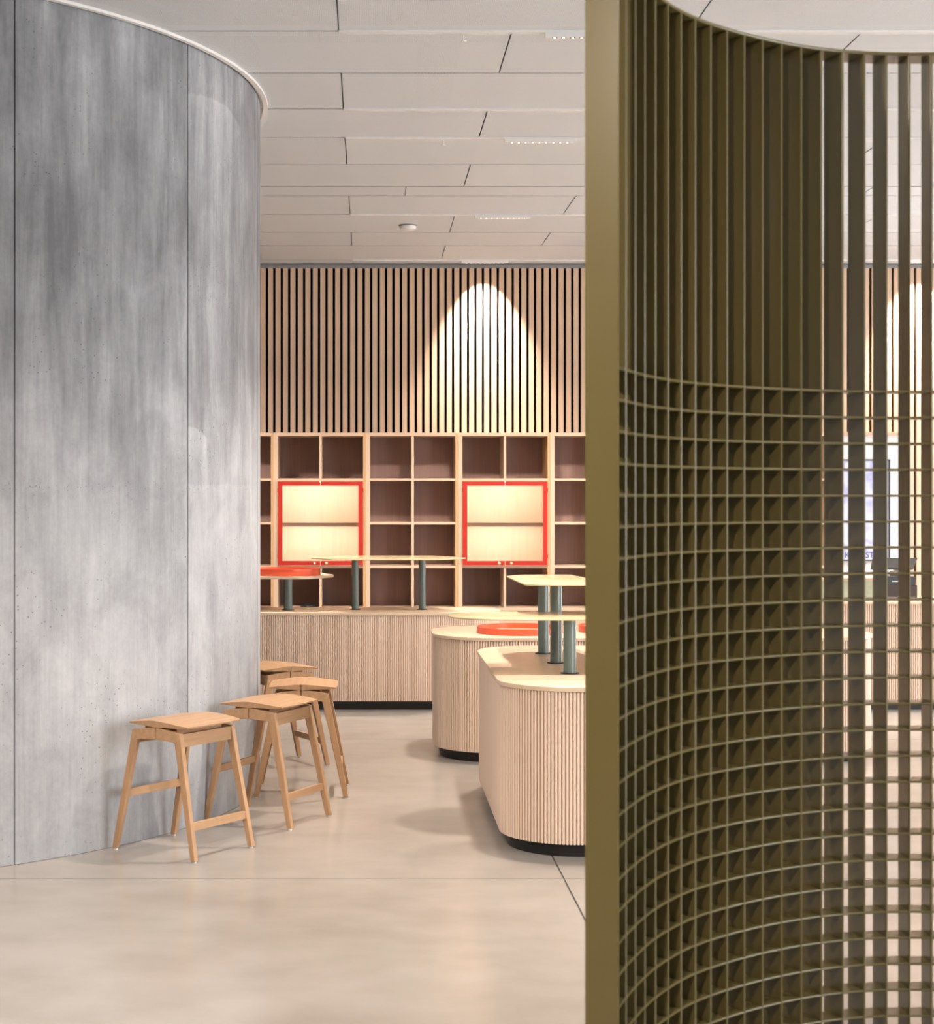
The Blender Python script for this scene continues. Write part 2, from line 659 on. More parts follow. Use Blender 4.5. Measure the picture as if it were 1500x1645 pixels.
# ------------------------------------------------------------------ back wall with slats
ZS = 17.30     # slat front face
wb = MB().box(x0, x1, y1 - .04, y1 + .15, 0, CEIL + .9).build('wall_back', 'black')
struct(wb, 'back wall of pale vertical wood slats over black felt', 'wall')
pitch = 11.97 * ZS / F
sw = 7.7 * ZS / F
sbot = CAMZ - (694.5 - PY) * ZS / F - .25
stop = CAMZ - (430.5 - PY) * ZS / F
me_s = MB().box(-sw / 2, sw / 2, 0, .045, sbot, stop).mesh('slat')
me_s.materials.append(M['slat'])
xs0 = (422.5 - PX) * ZS / F
k = -16
me_l = MB().box(-sw / 2, sw / 2, 0, .045, 0, stop).mesh('slat')
me_l.materials.append(M['slat'])
while xs0 + pitch * k < 8.9:
    link('slat', me_l if xs0 + pitch * k > (1461 - PX) * ZS / F else me_s, wb, (xs0 + pitch * k, ZS, 0))
    k += 1
MB().box(x0, x1, ZS - .01, ZS + .10, stop, CEIL - .012).build('trim_2', 'grey', wb)

# wood panelling to the right of the bookcases, with the niche of the lightbox
ZP = 17.1


def pbox(px0, px1, py0, py1, Ya, Yb, name, mat, parent=None):
    """box whose front face at depth Ya covers the photo rectangle"""
    a = at(px0, py1, Ya)
    b = at(px1, py0, Ya)
    return MB().box(a[0], b[0], Ya, Yb, a[2], b[2]).build(name, mat, parent)


wr = struct(thing('wall_right', 'unseen side wall of the hall, window openings added for daylight', 'wall', (x1, 0, 0)), 'unseen side wall of the hall, window openings added for daylight', 'wall')
for (ya, yb) in ((y0, -1.0), (5.5, 12.0), (15.0, y1)):
    MB().box(-.1, .1, ya, yb, 0, CEIL).build('solid_wall', 'greywall' if yb < 5 else 'white', wr)
for (ya, yb) in ((-1.0, 5.5), (12.0, 15.0)):  # unseen openings, put in for daylight on fins, drum and ceiling
    MB().box(-.1, .1, ya, yb, 0, .2).build('sill_wall', 'white', wr)
    MB().box(-.1, .1, ya, yb, 3.7, CEIL).build('lintel', 'white', wr)
    for i in range(4):
        yy = ya + .05 + (yb - ya - .1) * i / 3
        MB().box(-.06, .06, yy - .05, yy + .05, .2, 3.7).build('mullion', 'grey', wr)
wf = struct(MB().box(x0, x1, y0 - .2, y0, 0, CEIL).build('wall_front', 'greywall'), 'dark plaster wall at the entrance side', 'wall')
ws = struct(MB().box(x0 - .2, x0, y0, y1, 0, CEIL).build('wall_side', 'midwall'), 'grey plaster wall beyond the concrete drum', 'wall')

# ------------------------------------------------------------------ bookcases
ZB = 16.75
MW = 148.2 * ZB / F      # module width
PXM = F / ZB


def zb(py):
    return CAMZ - (py - PY) / PXM


def xb(px):
    return (px - PX) / PXM


def bookcase(ix, label, doors=False):
    left = xb(439.2) + MW * ix
    depth = .55 if doors else .42
    t = thing('bookcase', label, 'bookcase', (left, ZB, 0), 0, 'row of built-in bookcases')
    sd, am = 6.9 / PXM, 4.2 / PXM
    z_top, z_bot = zb(694.8), zb(981)
    # left side panel (light) and right side panel (amber inner edge)
    MB().box(0, sd, 0, depth, 0, z_top).build('side_panel', 'case', t)
    MB().box(MW - am, MW - .001, .004, depth, 0, z_top).build('side_panel', 'case' if ix == 5 else 'caseorange', t)
    MB().box(sd, MW - am, 0, depth, zb(700.5), z_top).build('top_board', 'caseh', t)
    MB().box(sd, MW - am, 0, depth, z_bot, zb(976.5)).build('bottom_board', 'caseh', t)
    MB().box(sd, MW - am, depth - .015, depth, z_bot, zb(700.5)).build('back_panel', 'back', t)
    MB().box(sd, MW - am, .01, .03, .08, z_bot).build('base_front', 'case', t)
    MB().box(sd, MW - am, .05, .07, 0, .08).build('plinth', 'kick', t)
    for py in (768.6, 838.6, 908.8):
        if doors and py == 838.6:
            continue
        MB().box(sd, MW - am, .003, depth - .015, zb(py + 3.8), zb(py)).build('shelf', 'caseh', t)
    c = (sd + MW - am) / 2
    hw = 1.9 / PXM
    cells = ((700.5, 768.6), (912.6, 976.5)) if doors else ((700.5, 768.6), (772.4, 838.6), (842.4, 908.8), (912.6, 976.5))
    for p0, p1 in cells:
        MB().box(c - hw, c + hw, .003, depth - .015, zb(p1), zb(p0)).build('divider', 'case', t)
    if doors:
        za, zbm = zb(908.8), zb(772.4)
        MB().box(sd, MW - am, depth - .035, depth - .0155, za, zbm).build('lit_back_panel', 'litback', t)
        MB().box(sd, sd + .006, .05, depth - .035, za, zbm).build('lining', 'litback', t)
        MB().box(MW - am - .006, MW - am, .05, depth - .035, za, zbm).build('lining', 'litback', t)
        MB().box(sd + .006, MW - am - .006, .14, depth - .036, zb(842.8), zb(840)).box(sd + .006, MW - am - .006, .125, .14, zb(846.2), zb(840)).build('inner_shelf', 'caseh', t)
        for pz in (zbm - .004, zb(842.8) - .001):
            MB().box(sd + .02, MW - am - .02, .15, .17, pz - .008, pz).build('led_strip', 'led', t)
            l = bpy.data.lights.new('cabinet_led', 'AREA')
            l.shape = 'RECTANGLE'
            l.size, l.size_y = MW * .85, .05
            l.energy = 3.5
            l.color = (1, .90, .77)
            lo = bpy.data.objects.new('cabinet_led', l)
            C.objects.link(lo)
            lo.parent = t
            lo.location = (MW / 2, .17, pz - .010)
            lo.rotation_euler = (math.radians(32), 0, 0)
        # two red leaves, each with three frame sides
        dl, dr, db, dt = sd + .003, MW - am - .003, zb(908.2), zb(773)
        fw = 7.2 / PXM
        for s in (0, 1):
            xa, xz = (dl, c - .0025) if s == 0 else (c + .0025, dr)
            m = MB()
            if s == 0:
                m.box(xa, xa + fw, -.022, 0, db, dt)
                m.box(xa + fw, xz, -.022, 0, db, db + fw)
                m.box(xa + fw, xz, -.022, 0, dt - fw, dt)
            else:
                m.box(xz - fw, xz, -.022, 0, db, dt)
                m.box(xa, xz - fw, -.022, 0, db, db + fw)
                m.box(xa, xz - fw, -.022, 0, dt - fw, dt)
            d = m.build('door', 'red', t)
            d['label'] = 'red framed glass door leaf'
            ga, gb = (xa + fw, xz) if s == 0 else (xa, xz - fw)
            MB().box(ga, gb, -.013, -.008, db + fw, dt - fw).build('glass_pane', 'glass', d)
            kx = c - .062 if s == 0 else c + .058
            kn = MB().lathe([(0, 0), (.008, 0), (.006, .014), (.015, .018), (.016, .026), (.012, .031), (0, .032)], 0, 0, 16).build('knob', 'brass', d, True, (kx, -.022, db + fw * .5))
            kn.rotation_euler = (PI / 2, 0, 0)
            kn['label'] = 'round brass knob'
            for hz in (dt - .09, db + .09):
                hx = xa - .004 if s == 0 else xz - .004
                MB().box(hx, hx + .008, -.026, -.004, hz - .02, hz + .02).build('hinge', 'red', d)
    return t


bookcase(-1, 'open pale wood bookcase bay half hidden behind the concrete wall')
bookcase(0, 'bookcase bay with red glass doors behind the round red tray', True)
bookcase(1, 'open pale wood bookcase bay between the two red-doored bays')
bookcase(2, 'bookcase bay with red glass doors above the round counter end', True)
bookcase(3, 'open pale wood bookcase bay beside the olive metal screen edge')
bookcase(4, 'open pale wood bookcase bay behind the olive metal screen')
bookcase(5, 'last open bookcase bay next to the lightbox niche')

# small dark cloth cap left in a bottom cell
cap = MB()
cp = at(497, 975.5, ZB + .16)
ns, nr = 20, 6
for r in range(nr + 1):
    q = r / nr
    for i in range(ns):
        a = 2 * PI * i / ns
        rad = .078 * (1 - q ** 2.2) * (1 + .10 * math.sin(3 * a + r))
        cap.v.append((rad * 1.15 * math.cos(a), rad * .8 * math.sin(a), .038 * q ** .8 + .004 * math.sin(5 * a) * (1 - q)))
for r in range(nr):
    for i in range(ns):
        j = (i + 1) % ns
        cap.f.append((r * ns + i, r * ns + j, (r + 1) * ns + j, (r + 1) * ns + i))
cap.f.append(tuple(reversed(range(ns))))
co = cap.build('folded_cloth', 'device', None, True, (cp[0], cp[1], zb(976.5) + .0045))
tag(co, 'small crumpled black cloth in a bottom bookcase cell', 'cloth')


# ------------------------------------------------------------------ counters
def fluted(outline, pitch=.018, rib=.0108, dep=.013):
    P = [Vector(p) for p in outline]
    seg = []
    tot = 0
    for i in range(len(P)):
        a, b = P[i], P[(i + 1) % len(P)]
        l = (b - a).length
        if l > 1e-7:
            seg.append((tot, l, a, b))
            tot += l
    n = round(tot / pitch)
    pt = tot / n
    out = []
    si = 0
    for k in range(n):
        for (ds, off) in ((0, 0), (rib * .5, -.0012), (rib, 0), (rib + .0004, dep), (pt - .0004, dep)):
            s = (k * pt + ds) % tot
            while si + 1 < len(seg) and seg[si + 1][0] <= s:
                si += 1
            if s < seg[si][0]:
                si = 0
                while si + 1 < len(seg) and seg[si + 1][0] <= s:
                    si += 1
            t0, l, a, b = seg[si]
            d = (b - a) / l
            p = a + d * (s - t0)
            nin = Vector((-d.y, d.x))
            p = p + nin * off
            out.append((p.x, p.y))
    return out


def counter(label, X0, X1, Y0, Y1, R, H, kick=.066, slab=.024, over=.012, group='fluted display counters'):
    t = thing('display_counter', label, 'counter', ((X0 + X1) / 2, (Y0 + Y1) / 2, 0), 0, group)
    cx, cy = (X0 + X1) / 2, (Y0 + Y1) / 2
    a, b = (X1 - X0) / 2, (Y1 - Y0) / 2
    R = tuple(r for r in R) if isinstance(R, (tuple, list)) else (R,) * 4
    o = rrect(-a, a, -b, b, R, 20)
    oo = rrect(-a + over, a - over, -b + over, b - over, tuple(max(.02, r - over) for r in R), 20)
    ins = .055
    k = rrect(-a + ins, a - ins, -b + ins, b - ins, tuple(max(.02, r - ins) for r in R), 20)
    MB().prism(k, 0, kick + .004).build('plinth', 'kick', t)
    MB().prism(fluted(oo), kick, H - slab).build('fluted_body', 'rib', t)
    tp = MB().prism(o, H - slab, H, .004).build('countertop', 'top', t)
    smooth_by_angle(tp, 30)
    return t


CF = counter('nearest fluted wood counter with the tall straw shelf on twin poles', .655, 2.02, 8.11, 10.40, .38, .83)
C2 = counter('fluted wood counter with two coral red round trays on it', .44, 3.42, 11.02, 12.08, .42, .826)
CB = counter('long fluted wood counter in front of the bookcases', -2.9, 1.115, 13.77, 14.49, (.3, .35, .35, .3), .80, .072)
CC = counter('fluted wood cash counter carrying the payment terminal', 2.95, 5.6, 13.77, 14.55, .1, .89, .06)


def tray(X, Y, Z, label, R=.29, H=.044):
    p = [(0, 0), (R, 0), (R + .002, .003), (R + .002, H), (R - .006, H), (R - .008, .010), (0, .010)]
    t = thing('round_tray', label, 'tray', (X, Y, Z), 0, 'coral red round trays')
    o = MB().lathe(p[1:5], 0, 0, 72).build('rim', 'tray', t)
    smooth_by_angle(o, 40)
    pl = MB().prism([((R - .004) * math.cos(2 * PI * i / 72), (R - .004) * math.sin(2 * PI * i / 72)) for i in range(72)], 0, .010)
    pl.build('tray_floor', 'lacquer', t)
    # inner wall
    w = MB().lathe([(R - .006, H), (R - .006, .009)], 0, 0, 72).build('inner_rim', 'tray', t)
    smooth_by_angle(w, 40)
    return t


tray(1.035, 11.43, .826, 'coral red round tray on the round end of the middle counter')
tray(1.74, 11.53, .826, 'coral red round tray cut by the olive screen edge')


def pole(t, X, Y, z0, z1, r=.033):
    p = MB().lathe([(0, z0), (r, z0), (r, z1), (0, z1)], X, Y, 32).build('pole', 'pole', t)
    smooth_by_angle(p, 40)
    fl_ = MB().lathe([(0, z0), (r + .016, z0), (r + .016, z0 + .004), (r, z0 + .005)], X, Y, 32).build('pole_base', 'kick', t)
    smooth_by_angle(fl_, 40)


def shelf_plate(t, pts, z, th, mat='lacquer', bev=.002):
    # make counter-clockwise
    A = sum(pts[i - 1][0] * pts[i][1] - pts[i][0] * pts[i - 1][1] for i in range(len(pts)))
    if A < 0:
        pts = pts[::-1]
    o = MB().prism(pts, z - th, z, bev).build('shelf_plate', mat, t)
    smooth_by_angle(o, 30)
    return o


def round_poly(pts, r, n=6):
    out = []
    k = len(pts)
    for i in range(k):
        a, b, c = Vector(pts[i - 1]), Vector(pts[i]), Vector(pts[(i + 1) % k])
        d1, d2 = (a - b), (c - b)
        rr = min(r, d1.length * .45, d2.length * .45)
        p, q = b + d1.normalized() * rr, b + d2.normalized() * rr
        for j in range(n + 1):
            s = j / n
            e = p * (1 - s) ** 2 + b * 2 * s * (1 - s) + q * s * s
            out.append((e.x, e.y))
    return out


# lower straw shelf over the nearest counter
t = thing('pole_shelf', 'lower straw coloured shelf with rounded end over the nearest counter', 'shelf', (0, 0, .83), 0, 'raised shelves on poles')
ZM = CAMZ - .632 - .83
shelf_plate(t, rrect(.43, 1.78, 8.67, 9.255, .29, 16), ZM, .008)
pole(t, 1.053, 8.75, 0, ZM - .008)
pole(t, 1.60, 8.95, 0, ZM - .008)
# upper straw shelf
t = thing('pole_shelf', 'upper straw coloured shelf with clipped corners on twin poles', 'shelf', (0, 0, .83), 0, 'raised shelves on poles')
ZU = CAMZ - .47 - .83
shelf_plate(t, round_poly([(.845, 9.04), (.93, 8.985), (1.20, 8.985), (1.275, 9.1), (1.275, 9.75), (1.225, 10.16), (.93, 10.14), (.822, 9.98)], .04), ZU, .008)
pole(t, 1.044, 9.30, 0, ZU - .008)
pole(t, 1.033, 9.857, 0, ZU - .008)
# shelves on the long rear counter
t = thing('pole_shelf', 'pale shelf on one pole holding a round red tray by the concrete wall', 'shelf', (0, 0, .80), 0, 'raised shelves on poles')
ZL = CAMZ - .664 - .80
shelf_plate(t, round_poly([(-1.35, 13.94), (-.50, 13.90), (-.262, 14.30), (-.45, 14.75), (-1.35, 14.75)], .12), ZL, .020, 'top')
pole(t, -.665, 14.1, 0, ZL - .02, .036)
pole(t, -1.15, 14.2, 0, ZL - .02, .036)
tray(-.69, 14.27, .80 + ZL, 'coral red round tray on the raised shelf by the concrete wall', .29, .058)
t = thing('pole_shelf', 'long thin straw shelf on two poles before the open bookcase bay', 'shelf', (0, 0, .80), 0, 'raised shelves on poles')
ZT = CAMZ - .508 - .80
shelf_plate(t, round_poly([(-.275, 13.66), (.56, 13.66), (.835, 14.02), (.60, 14.52), (-.20, 14.52), (-.486, 14.05)], .06), ZT, .009)
pole(t, at(570.5, 979, 14.15)[0], 14.15, 0, ZT - .009, .029)
pole(t, at(678, 979, 14.15)[0], 14.15, 0, ZT - .009, .029)


# ------------------------------------------------------------------ stools
def stool(label, X, Y, yaw, seam=False):
    """u (local x) across the A-frames, v (local y) along the seat ridge"""
    t = thing('bar_stool', label, 'stool', (X, Y, 0), yaw, 'oak counter stools by the concrete wall')
    FU, FV, TU, TV = .262, .212, .135, .190     # foot and top half spacing
    HT = .606                                    # top of the frames
    lw, ld = .040, .026                          # leg width (u) and depth (v)

    def legpt(su, sv, z):
        k = z / HT
        return Vector((su * (FU + (TU - FU) * k), sv * (FV + (TV - FV) * k), z))
    for su in (-1, 1):
        for sv in (-1, 1):
            z0, z1 = .008, HT - .012
            a, b = legpt(su, sv, z0), legpt(su, sv, z1)
            w0, w1 = .015, .023
            hd = ld / 2
            m = MB()
            m.hexa([(a.x - w0, a.y - hd, z0), (a.x + w0, a.y - hd, z0), (a.x + w0, a.y + hd, z0), (a.x - w0, a.y + hd, z0),
                    (b.x - w1, b.y - hd, z1), (b.x + w1, b.y - hd, z1), (b.x + w1, b.y + hd, z1), (b.x - w1, b.y + hd, z1)])
            lg = m.build('leg', 'oak', t)
            bv = lg.modifiers.new('soft_edges', 'BEVEL')
            bv.width = .004
            bv.segments = 2
            gl = MB().lathe([(0, 0), (.011, 0), (.011, .008), (0, .008)], a.x, a.y, 14).build('foot_glide', 'glide', lg)
    # yokes: two halves meeting at a slit, arched below
    for sv in (-1, 1):
        yv = sv * (TV + .001)
        for su in (-1, 1):
            m = MB()
            n = 8
            up, lo = [], []
            uo = TU + .024
            for i in range(n + 1):
                q = i / n
                u = .002 + (uo - .002) * q
                zt = HT + .022 - .022 * q
                # underside: level in the middle, dropping into the leg at the outside
                zl = HT - .040 - .006 * q - (max(0, q - .62) / .38) ** 2 * .030
                up.append((su * u, zt))
                lo.append((su * u, zl))
            hd = ld / 2 + .0006
            pts = lo + up[::-1]
            if su < 0:
                pts = pts[::-1]
            b = len(m.v)
            k = len(pts)
            m.v += [(x, yv - hd, z) for x, z in pts] + [(x, yv + hd, z) for x, z in pts]
            m.f.append(tuple(range(k)))
            m.f.append(tuple(k + i for i in reversed(range(k))))
            for i in range(k):
                j = (i + 1) % k
                m.f.append((i, k + i, k + j, j))
            yk = m.build('yoke', 'oakx', t)
            bv = yk.modifiers.new('soft_edges', 'BEVEL')
            bv.width = .003
            bv.segments = 2
            bv.limit_method = 'ANGLE'
    MB().box(-.105, .105, -.165, .165, HT - .03, HT + .024).build('seat_support', 'oakx', t)
    # top side rails
    for su in (-1, 1):
        u = su * (TU + .012)
        MB().box(u - .009, u + .009, -TV + ld / 2, TV - ld / 2, HT - .068, HT - .004).build('side_rail', 'oakx', t)
    # foot rails at different heights
    for su, z in ((1, .165), (-1, .285)):
        p = legpt(su, 1, z)
        MB().box(p.x - .009, p.x + .009, -p.y + ld / 2 - .002, p.y - ld / 2 + .002, z - .019, z + .019).build('foot_rail', 'oakx', t)
    # seat: two wings meeting at a ridge, thinning to the rim
    nu, nv = 16, 12
    SU, SV = .208, .212
    m = MB()

    def rim(u, v):
        # map the unit square to the seat outline: rounded corners, ends drawn in a little
        uu, vv = u * SU * (.92 if u < 0 else 1.0), v * SV
        c = .05
        uu *= 1 - .035 * abs(v) ** 4
        vv *= 1 - .07 * abs(u) ** 4
        return uu, vv

    def ztop(uu):
        return HT + .057 - .115 * math.sqrt(uu * uu + .0016)

    def thick(u, v):
        e = max(abs(u), abs(v)) ** 3
        return .026 * (1 - abs(u)) + .008 + .004 * (1 - e)
    for sgn in (1, -1):
        for j in range(nv + 1):
            for i in range(nu + 1):
                u, v = -1 + 2 * i / nu, -1 + 2 * j / nv
                x, y = rim(u, v)
                z = ztop(x)
                if sgn < 0:
                    x, y = x * .985, y * .985
                    z -= thick(u, v)
                m.v.append((x, y, z))
    q = (nu + 1) * (nv + 1)
    for j in range(nv):
        for i in range(nu):
            a = j * (nu + 1) + i
            m.f.append((a, a + 1, a + nu + 2, a + nu + 1))
            m.f.append((q + a, q + a + nu + 1, q + a + nu + 2, q + a + 1))
    edge = [i for i in range(nu + 1)] + [j * (nu + 1) + nu for j in range(1, nv + 1)] + [nv * (nu + 1) + i for i in range(nu - 1, -1, -1)] + [j * (nu + 1) for j in range(nv - 1, 0, -1)]
    for i in range(len(edge)):
        a, b = edge[i], edge[(i + 1) % len(edge)]
        m.f.append((b, a, q + a, q + b))
    st = m.build('seat', 'oakx', t)
    smooth_by_angle(st, 35)
    # slit between the two halves of the seat end
    if seam:
        MB().box(-.0012, .0012, -SV - .0008, -SV + .004, HT + .018, HT + .052).build('seat_seam', 'kick', st)
    return t


stool('oak stool nearest the concrete seam, its rails turned to the counter', -.9125, 8.356, math.radians(-36))
stool('oak stool pushed close beside the stool against the concrete wall', -.540, 9.13, math.radians(-27))
stool('amber oak stool standing squarely to the rear counter', -.385, 9.98, 0.0, True)
stool('oak stool half hidden behind the end of the concrete wall', -.590, 11.0, math.radians(28), True)

# ------------------------------------------------------------------ olive metal screen
T = .34
bar = [(165, 445), (200, 458.5), (240, 470), (280, 480.5), (325, 490), (378, 500), (433, 508), (493, 515), (558, 520.5), (627, 525.5), (700, 530.5), (777, 535), (857, 539.3), (940, 543), (1025, 545.8), (1115, 548), (1207, 549.7), (1300, 550.8), (1397, 550.9), (1490, 550.2)]
front = []
for zx, zy in bar:
    px, py = 930 + zx / 2.632, 420 + zy / 2.632
    d = PY - py
    front.append(Vector(((px - PX) * T / d, F * T / d)))
# smooth the plan curve a little
for it in range(3):
    q = [p.copy() for p in front]
    for i in range(1, len(front) - 1):
        # keep the viewing direction, smooth the depth only
        r = (q[i - 1].y + 2 * q[i].y + q[i + 1].y) / 4
        front[i] = Vector((q[i].x * r / q[i].y, r))
# continue beyond the frame with the same curvature
ax = front[-2].x + .05
for i in range(1, 9):
    p = front[len(bar) - 1]
    ang = .055 * i
    front.append(Vector((front[-1].x + .0712 * math.cos(ang), front[-1].y - .0712 * math.sin(ang))))


def nrm(i):
    a, b = front[max(0, i - 1)], front[min(len(front) - 1, i + 1)]
    d = (b - a).normalized()
    return Vector((-d.y, d.x))


nr_ = [nrm(i) for i in range(len(front))]
scr = thing('grid_screen', 'curved olive metal screen of tall fins over a square grid', 'screen', (front[0].x, front[0].y, 0))
O = Vector((front[0].x, front[0].y))
STOP = CAMZ + 1.428
GTOP = CAMZ + T
FD, BD, FT = .105, .082, .0078
pitchz = 51.7 / 208.9 * T


def dense(k=4):
    out = []
    for i in range(len(front) - 1):
        for j in range(k):
            s = j / k
            p0, p1, p2, p3 = front[max(0, i - 1)], front[i], front[i + 1], front[min(len(front) - 1, i + 2)]
            p = .5 * ((2 * p1) + (-p0 + p2) * s + (2 * p0 - 5 * p1 + 4 * p2 - p3) * s * s + (-p0 + 3 * p1 - 3 * p2 + p3) * s ** 3)
            n = (nr_[i] * (1 - s) + nr_[i + 1] * s).normalized()
            out.append((p, n))
    out.append((front[-1], nr_[-1]))
    return out


def strip_mesh(name, dep, th):
    m = MB()
    D = dense()
    for p, n in D:
        a = p - O
        b = a + n * dep
        c = a + n * .0022
        e = a + n * .0006
        m.v += [(c.x, c.y, -th / 2), (b.x, b.y, -th / 2), (b.x, b.y, th / 2), (c.x, c.y, th / 2), (e.x, e.y, th / 4), (a.x, a.y, 0), (e.x, e.y, -th / 4)]
    k = len(D)
    w = 7
    for i in range(k - 1):
        for q in range(w):
            r = (q + 1) % w
            m.f.append((w * i + q, w * i + r, w * i + w + r, w * i + w + q))
    m.f.append(tuple(reversed(range(w))))
    m.f.append(tuple(w * (k - 1) + q for q in range(w)))
    me = m.mesh(name)
    me.materials.append(M['olive'])
    return me


fm = MB().prism([(FT / 2, .0022), (FT / 2, FD), (-FT / 2, FD), (-FT / 2, .0022), (-FT / 4, .0006), (0, 0), (FT / 4, .0006)], 0.0, STOP).mesh('fin')
fm.materials.append(M['olive'])
for i in range(1, len(front)):
    n = nr_[i]
    p = front[i] - O - n * .001
    f_ = link('fin', fm, scr, (p.x, p.y, 0))
    f_.rotation_euler = (0, 0, math.atan2(n.y, n.x) - PI / 2)
cm = strip_mesh('crossbar', BD, .0074)
z = GTOP
while z > .03:
    link('crossbar', cm, scr, (0, 0, z))
    z -= pitchz
tm = strip_mesh('top_rail', FD + .004, .010)
link('top_rail', tm, scr, (0, 0, STOP + .005))
bm_ = strip_mesh('bottom_rail', FD + .004, .010)
link('bottom_rail', bm_, scr, (0, 0, .005))
# end plate, turned broadside to the room
e0 = Vector(((992.5 - PX) * front[0].y / F, front[0].y - .004)) - O
dirv = Vector((-.94, .34)).normalized()
wid = .088
ep = MB()
pn = Vector((-dirv.y, dirv.x)) * .012
q0, q1 = e0, e0 + dirv * wid
ep.prism([(q1.x, q1.y), (q0.x, q0.y), (q0.x - pn.x, q0.y - pn.y), (q1.x - pn.x, q1.y - pn.y)], 0, STOP + .01)
ep.build('end_plate', 'olive', scr)

# ------------------------------------------------------------------ ceiling fittings
def track(Y, xa, xz, label):
    t = thing('light_track', label, 'light track', (0, Y, CEIL), 0, 'white light tracks in the ceiling joints')
    MB().box(xa, xz, -.018, .018, -.012, .012).build('track_profile', 'white', t)
    return t


def linear_light(X, Y, label, energy, size=110, cells=9, rad=.10, tilt=(0, 0, 0)):
    t = thing('linear_light', label, 'ceiling light', (X, Y, CEIL - .012), 0, 'linear multi-cell ceiling lights')
    MB().box(-.235, .235, -.020, .020, -.022, 0).build('housing', 'white', t)
    for i in range(cells):
        xx = -.185 + .37 * i / (cells - 1)
        c = MB().lathe([(0, -.0225), (.013, -.0225), (.013, -.0215), (0, -.0215)], xx, 0, 12).build('light_cell', 'kick', t)
        MB().lathe([(0, -.0235), (.006, -.0235), (.006, -.0225), (0, -.0225)], xx, 0, 10).build('lens', 'lens', c)
    l = spot((0, 0, -.05), energy, size, .8, rad, tilt=tilt)
    l.parent = t
    return t


track(8.66, -.148, 6.5, 'white light track above the nearest fluted counter')
track(10.40, -.148, 6.5, 'plain white light track without lights in the ceiling')
track(11.23, -.148, 6.5, 'white light track above the two red trays')
track(14.29, -.148, 6.5, 'white light track above the long rear counter')
track(17.02, -.148, 6.5, 'white light track close to the slatted back wall')
linear_light(1.15, 8.66, 'row of small ceiling spots over the nearest fluted counter', SPOT * 1.0)
linear_light(1.15, 11.23, 'row of small ceiling spots over the two red trays', SPOT * 1.2)
linear_light(1.15, 14.29, 'row of small ceiling spots over the long rear counter', SPOT * 1.2, tilt=(math.radians(18), 0, 0))
linear_light(-1.75, 14.29, 'row of unseen ceiling spots added behind the concrete wall to brighten the slats', SPOT * 1.2, tilt=(math.radians(18), 0, 0))  # hidden by the drum, added to brighten slats and bookcases
linear_light(3.4, 14.29, 'row of unseen ceiling spots added beside the cash counter to brighten the back wall', SPOT * 1.2, tilt=(math.radians(18), 0, 0))  # hidden by the screen, an extra row for the back wall
linear_light(5.62, 11.23, 'row of small ceiling spots behind the olive screen', SPOT * 1.2)
linear_light(5.62, 14.29, 'row of small ceiling spots over the cash counter', SPOT * 1.2)
# wall washers: scallops on the slats
for X, lab in ((1.19, 'row of small ceiling spots washing the slats over the red doors'), (5.66, 'row of small ceiling spots washing the slats past the lightbox')):
    linear_light(X, 17.02, lab, 650, 74, rad=.02, tilt=(math.radians(25), 0, 0))
# unseen rows nearer the entrance, the tilted ones added to light the screen
linear_light(-1.2, 5.9, 'row of small ceiling spots over the open floor before the concrete wall', SPOT * .85)
linear_light(-2.4, 3.0, 'row of unseen ceiling spots added to light the screen end plate', SPOT * 1.3, tilt=(math.radians(12), math.radians(-38), 0))
linear_light(-.9, .6, 'row of unseen ceiling spots added and aimed at the olive screen', SPOT * 1.3, tilt=(math.radians(35), math.radians(-12), 0))

sm = thing('smoke_detector', 'small white smoke detector on the ceiling', 'smoke detector', at(655, 359, 14.85)[:2] + (CEIL,))
smooth_by_angle(MB().lathe([(0, -.010), (.075, -.010), (.085, 0), (0, 0)], 0, 0, 32).build('base', 'grey', sm), 40)
smooth_by_angle(MB().lathe([(0, -.050), (.045, -.048), (.070, -.036), (.075, -.012), (0, -.012)], 0, 0, 32).build('cover', 'white', sm), 40)
for px, Y, lab in ((744, 8.70, 'sprinkler head on the track over the nearest counter'), (712, 11.27, 'sprinkler head on the track over the red trays')):
    s = thing('sprinkler', lab, 'sprinkler', ((px - PX) * Y / F, Y, CEIL - .012), 0, 'white ceiling sprinklers')
    smooth_by_angle(MB().lathe([(0, -.030), (.005, -.030), (.005, 0), (.012, 0)], 0, 0, 14).build('stem', 'white', s), 40)
    smooth_by_angle(MB().lathe([(0, -.034), (.017, -.034), (.017, -.031), (0, -.031)], 0, 0, 16).build('deflector', 'white', s), 40)

# ------------------------------------------------------------------ behind the screen: niche, lightbox, cash desk
nw = struct(pbox(1331, 1462, 700, 1160, ZP, y1 - .06, 'wall_niche', 'white'), 'pale panelled wall around the lightbox', 'wall')
pbox(1331, 1462, 694, 700, ZP - .06, y1 - .1, 'trim_3', 'case', nw)
lb = thing('lightbox', 'glowing lavender lightbox poster in a thin black frame', 'lightbox', at(1385, 900, ZP - .05))
bx = at(1385, 900, ZP - .05)


def lbox(px0, px1, py0, py1, Ya, Yb, name, mat, t, base):
    a, b = at(px0, py1, Ya), at(px1, py0, Ya)
    return MB().box(a[0] - base[0], b[0] - base[0], Ya - base[1], Yb - base[1], a[2] - base[2], b[2] - base[2]).build(name, mat, t)


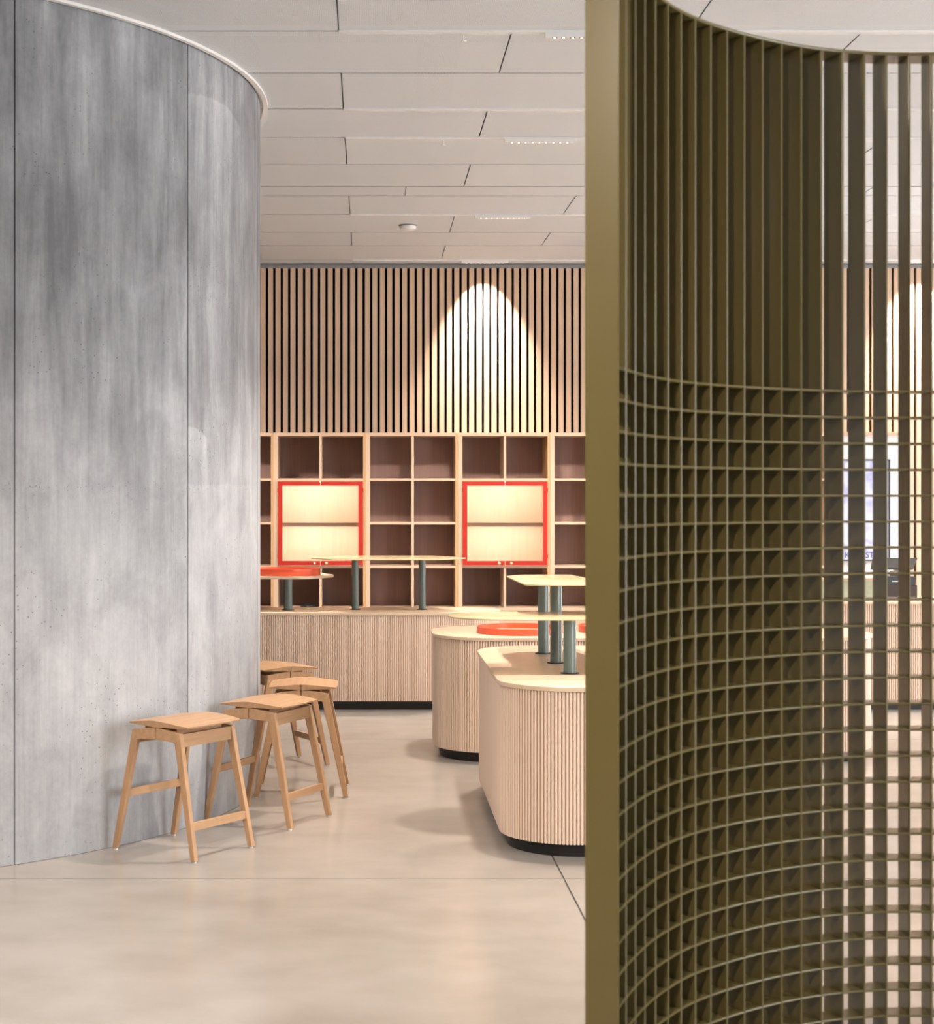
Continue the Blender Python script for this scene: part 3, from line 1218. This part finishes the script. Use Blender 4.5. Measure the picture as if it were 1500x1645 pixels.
YL = ZP - .05
lbox(1342, 1428, 740, 899, YL, YL + .03, 'print', 'poster', lb, bx)
lbox(1340, 1430, 738, 740, YL - .01, YL + .049, 'frame_side', 'device', lb, bx)
lbox(1340, 1430, 899, 901, YL - .01, YL + .049, 'frame_side', 'device', lb, bx)
lbox(1340, 1342, 740, 899, YL - .01, YL + .049, 'frame_side', 'device', lb, bx)
lbox(1427.4, 1429.6, 740, 899, YL - .01, YL + .049, 'frame_side', 'device', lb, bx)
for txt, px in (('K', 1356.5), ('ST', 1389.5)):
    cu = bpy.data.curves.new('lettering', 'FONT')
    cu.body = txt
    cu.size = 13.5 * YL / F
    cu.extrude = .0005
    tmp = bpy.data.objects.new('tmp', cu)
    C.objects.link(tmp)
    dg = bpy.context.evaluated_depsgraph_get()
    me = bpy.data.meshes.new_from_object(tmp.evaluated_get(dg))
    bpy.data.objects.remove(tmp)
    me.materials.clear()
    me.materials.append(M['ink'])
    a = at(px, 896, YL)
    o = link('lettering', me, lb, (a[0] - bx[0], -.002, a[2] - bx[2]))
    o.rotation_euler = (PI / 2, 0, 0)

# things on the cash counter (top at .89)
HC = .89
Y = 14.0
a, b = at(1308, 966, Y), at(1412, 929, Y)
sb = thing('drawer_box', 'sage green low box with a pale wood lid on the cash counter', 'box', (a[0], Y, HC))
MB().box(0, b[0] - a[0], 0, .3, 0, b[2] - HC - .02).build('box_body', 'sage', sb)
MB().box(-.006, b[0] - a[0] + .006, -.006, .306, b[2] - HC - .02, b[2] - HC).build('lid', 'case', sb)
p = at(1324, 922, Y + .1)
rl = MB().lathe([(0, 0), (.018, .002), (.026, .014), (.026, .026), (.016, .038), (0, .041)], 0, 0, 18).build('black_knob', 'device', None, True, (p[0], Y + .1, b[2]))
tag(rl, 'small black rounded weight on the sage green box', 'weight')

a = at(1426, 966, Y)
b = at(1473, 928, Y)
pt = thing('payment_terminal', 'black payment terminal with a tilted screen on a dark box', 'terminal', (a[0], Y, HC))
wpt = b[0] - a[0]
MB().box(0, wpt, 0, .26, .012, .125).build('cash_box', 'brownbox', pt)
MB().box(-.005, wpt + .005, -.005, .265, 0, .012).build('foot_mat', 'case', pt)
MB().box(.01, wpt - .01, .02, .24, .125, .195).build('receipt_printer', 'device', pt)
MB().box(.04, .12, .018, .021, .150, .158).build('paper_slot', 'white', pt)
m = MB()
m.hexa([(-.15, -.03, .262), (wpt - .04, -.03, .262), (wpt - .04, -.012, .252), (-.15, -.012, .252),
        (-.12, .02, .350), (wpt + .01, .02, .350), (wpt + .01, .038, .340), (-.12, .038, .340)])
sc = m.build('screen', 'device', pt)
MB().hexa([(.08, .09, .195), (.16, .09, .195), (.16, .13, .195), (.08, .13, .195), (.08, .06, .29), (.16, .06, .29), (.16, .10, .31), (.08, .10, .31)]).build('stand', 'white', pt)
MB().box(.02, .11, -.004, .012, .20, .245).build('keypad', 'device', pt)
MB().hexa([(wpt - .07, .045, .195), (wpt - .05, .045, .195), (wpt - .05, .065, .195), (wpt - .07, .065, .195), (wpt - .03, .045, .33), (wpt - .01, .045, .33), (wpt - .01, .065, .33), (wpt - .03, .065, .33)]).build('arm', 'white', pt)
